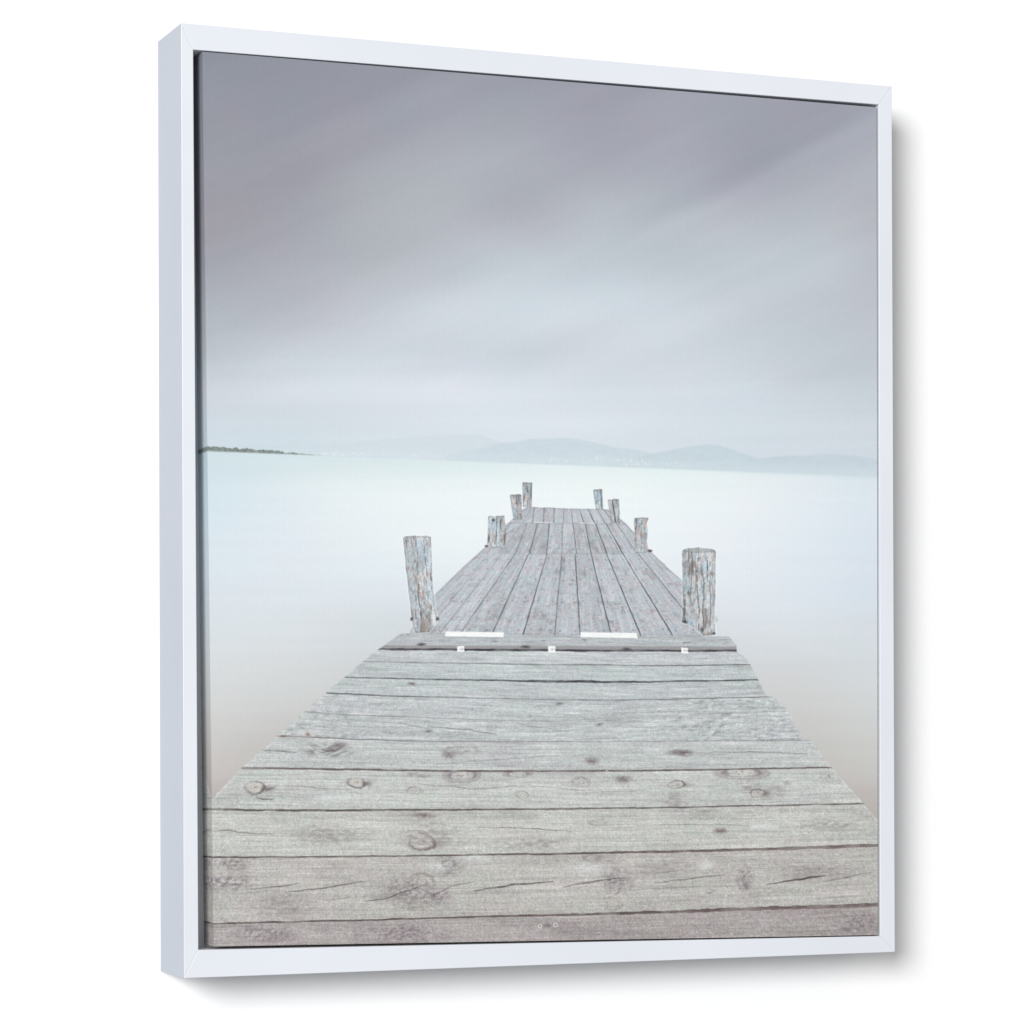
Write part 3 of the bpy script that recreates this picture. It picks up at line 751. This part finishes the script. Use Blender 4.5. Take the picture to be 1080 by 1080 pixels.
def prism(front, back):
    """closed prism between two quads (lists of 4 world points, counter-clockwise seen from the front)"""
    bm = bmesh.new()
    a = [bm.verts.new(Vector(p) * S) for p in front]; b = [bm.verts.new(Vector(p) * S) for p in back]
    bm.faces.new(a); bm.faces.new(b[::-1])
    for i in range(4):
        j = (i + 1) % 4
        bm.faces.new((a[j], a[i], b[i], b[j]))
    bmesh.ops.recalc_face_normals(bm, faces=bm.faces)
    return bm


# ------------------------------------------------------------------ the framed print
root = bpy.data.objects.new('framed_print', None); COL.objects.link(root)
root.empty_display_size = .1
root['label'] = 'canvas print of a grey wooden jetty in a white floater frame on the white wall'
root['category'] = 'framed print'

OUT = [(191.0, 24.2), (940.6, 91.2), (944.0, 1004.0), (194.0, 1031.8)]      # TL TR BR BL
INN = [(203.8, 52.3), (926.8, 110.2), (928.6, 987.3), (209.3, 1001.8)]
CAN = [(213.4, 54.4), (924.6, 113.2), (925.9, 986.2), (225.4, 998.2)]
RAILS = [('top_rail', 0, 1), ('right_rail', 1, 2), ('bottom_rail', 2, 3), ('left_rail', 3, 0)]
out_f = [plane_pt(*p) for p in OUT]; in_f = [plane_pt(*p) for p in INN]
back = np.array([0, DEPTH, 0])
for nm, i, j in RAILS:
    f = [out_f[i], out_f[j], in_f[j], in_f[i]]
    bm = prism(f, [p + back for p in f])
    bmesh.ops.bevel(bm, geom=[e for e in bm.edges], offset=.00035, segments=2, profile=.5, affect='EDGES')
    me = bpy.data.meshes.new(nm); bm.to_mesh(me); bm.free()
    me.materials.append(M_FRAME); me.materials.append(M_SIDE_SHADE); me.materials.append(M_INNER_LIGHTENED)
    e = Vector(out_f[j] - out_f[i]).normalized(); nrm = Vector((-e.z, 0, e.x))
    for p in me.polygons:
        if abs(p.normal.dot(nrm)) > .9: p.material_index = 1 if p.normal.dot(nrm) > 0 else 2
    o = link('frame_rail', me, root)
    o['label'] = 'white ' + nm.replace('_', ' ') + ' of the floater frame'

FLOOR = .037                                   # depth of the backing behind the canvas
bf = [p + np.array([0, FLOOR, 0]) for p in in_f]
cen = sum(bf) / 4
bf = [p + (cen - p) * -.004 for p in bf]
bm = prism(bf, [p + np.array([0, .008, 0]) for p in bf])
me = bpy.data.meshes.new('backing_board'); bm.to_mesh(me); bm.free()
link('backing_board', me, root, M_BACK)

# canvas front, a regular grid on the cloth
CY = .0012
cf = [plane_pt(*p, CY) for p in CAN]
NX, NY = 1150, 1250
ROWS = np.concatenate([np.linspace(0, .44, 400, endpoint=False), np.linspace(.44, 1, NY - 400)])   # finer threads of ink where the jetty is
s_, t_ = np.meshgrid(np.linspace(0, 1, NX), ROWS)
s_ = s_.ravel()[:, None]; t_ = t_.ravel()[:, None]


def bil(c, s, t):
    return (c[0] * (1 - s) + c[1] * s) * (1 - t) + (c[3] * (1 - s) + c[2] * s) * t


P = bil(cf, s_, t_)
u, v = to_pic(P)
RGB, PART = draw_picture(u, v)
INK = ink(RGB)
ii = np.arange(NX * NY).reshape(NY, NX)
QUADS = np.stack([ii[:-1, :-1], ii[1:, :-1], ii[1:, 1:], ii[:-1, 1:]], -1).reshape(-1, 4)
FP = PART.reshape(NY, NX)[:-1, :-1].ravel()

# canvas body: wrapped sides that carry the mirrored picture, and its plain back face
inset = .0011
def side(c0, c1, n_along, n_deep, into):
    """one wrapped side: picture mirrored at the edge. c0->c1 along the edge, into = direction into the picture"""
    a = np.linspace(0, 1, n_along); d = np.linspace(0, 1, n_deep)
    A, D = np.meshgrid(a, d); A = A.ravel()[:, None]; D = D.ravel()[:, None]
    E = c0 * (1 - A) + c1 * A
    depth = (FLOOR - CY) * D
    P_ = E + np.array([0, 1, 0]) * depth
    src = E + into * depth
    uu, vv = to_pic(src)
    rgb, _ = draw_picture(uu, vv)
    k = np.arange(n_along * n_deep).reshape(n_deep, n_along)
    q = np.stack([k[:-1, :-1], k[:-1, 1:], k[1:, 1:], k[1:, :-1]], -1).reshape(-1, 4)
    return P_, q, ink(rgb)


X1 = np.array([1., 0, 0]); Z1 = np.array([0, 0, 1.])
pieces = [side(cf[0], cf[3], 1180, 44, X1), side(cf[2], cf[1], 300, 12, -X1), side(cf[1], cf[0], 300, 12, -Z1), side(cf[3], cf[2], 600, 24, Z1)]
cb = np.array([p + np.array([0, CY * 0 + .0012, 0]) for p in cf])
pieces.append((cb, np.array([[0, 3, 2, 1]]), np.array([[.7, .7, .7, 0.]] * 4)))
offs = 0; PP = []; QQ = []; CC = []
for p_, q_, c_ in pieces:
    PP.append(p_); QQ.append(q_ + offs); CC.append(c_); offs += len(p_)
canvas = link('canvas', grid_mesh('canvas', np.concatenate(PP), np.concatenate(QQ), np.concatenate(CC)), root, M_CANVAS)
canvas['label'] = 'stretched canvas with the picture wrapped round its darker left edge'

names = {0: ('printed_sky', 'grey streaked overcast sky'), 1: ('printed_hills', 'pale blue hills with white towns'), 2: ('printed_water', 'milky pale water'),
         3: ('printed_shore', 'thin dark wooded shore on the left'), 4: ('printed_jetty', 'grey weathered plank jetty running into the water')}
for k in range(8):
    names[10 + k] = ('printed_post', POST_LABEL[k])
names[20] = ('printed_strip', 'white strip on the left of the jetty'); names[21] = ('printed_strip', 'white strip on the right of the jetty')
for k, w_ in enumerate(('left', 'middle', 'right')):
    names[22 + k] = ('printed_tape', 'small white tape square, ' + w_ + ' of three')
for k, (nm, lb) in names.items():
    q = QUADS[FP == k]
    if len(q):
        o = link(nm, grid_mesh(nm, P, q, INK), canvas, M_CANVAS)
        o['label'] = lb

# ------------------------------------------------------------------ wall
bm = bmesh.new()
W = 6.0
wy = DEPTH * S + .0004
vs = [bm.verts.new((x, y, z)) for x, y, z in ((-W, wy, -W), (W, wy, -W), (W, wy, W), (-W, wy, W))]
bm.faces.new(vs)
r = bmesh.ops.extrude_face_region(bm, geom=list(bm.faces))
for e in r['geom']:
    if isinstance(e, bmesh.types.BMVert): e.co.y += .12
bmesh.ops.recalc_face_normals(bm, faces=bm.faces)
me = bpy.data.meshes.new('wall'); bm.to_mesh(me); bm.free()
wall = link('wall', me, None, M_WALL); wall['kind'] = 'structure'

# ------------------------------------------------------------------ light
world = bpy.data.worlds.new('World'); scene.world = world; world.use_nodes = True
bg = world.node_tree.nodes['Background']
bg.inputs['Color'].default_value = (1, 1, 1, 1); bg.inputs['Strength'].default_value = .42


def area(name, az, el, dist, size, power):
    l = bpy.data.lights.new(name, 'AREA'); l.shape = 'DISK'; l.size = size; l.energy = power
    o = bpy.data.objects.new(name, l); COL.objects.link(o)
    a, e = math.radians(az), math.radians(el)
    d = Vector((math.sin(a) * math.cos(e), -math.cos(a) * math.cos(e), math.sin(e)))
    o.location = d * dist
    o.rotation_euler = (-d).to_track_quat('-Z', 'Y').to_euler()
    return o


area('key_softbox', -37.5, 11.3, 11.0, 3.85, 1190)

# ------------------------------------------------------------------ camera
cam = bpy.data.cameras.new('camera'); co = bpy.data.objects.new('camera', cam); COL.objects.link(co)
co.location = Vector(CAM) * S
co.rotation_euler = (math.pi / 2, 0, YAW)
cam.sensor_width = 36; cam.sensor_fit = 'HORIZONTAL'
cam.lens = FPX / 1080 * 36
cam.shift_y = (HOR - 540) / 1080
cam.clip_start = .05; cam.clip_end = 100
scene.camera = co
scene.render.engine = 'CYCLES'
scene.render.filter_size = 1.1
vs_ = scene.view_settings
scene.display_settings.display_device = 'sRGB'
vs_.view_transform = 'Standard'; vs_.look = 'None'; vs_.exposure = 0; vs_.gamma = 1; vs_.use_curve_mapping = False
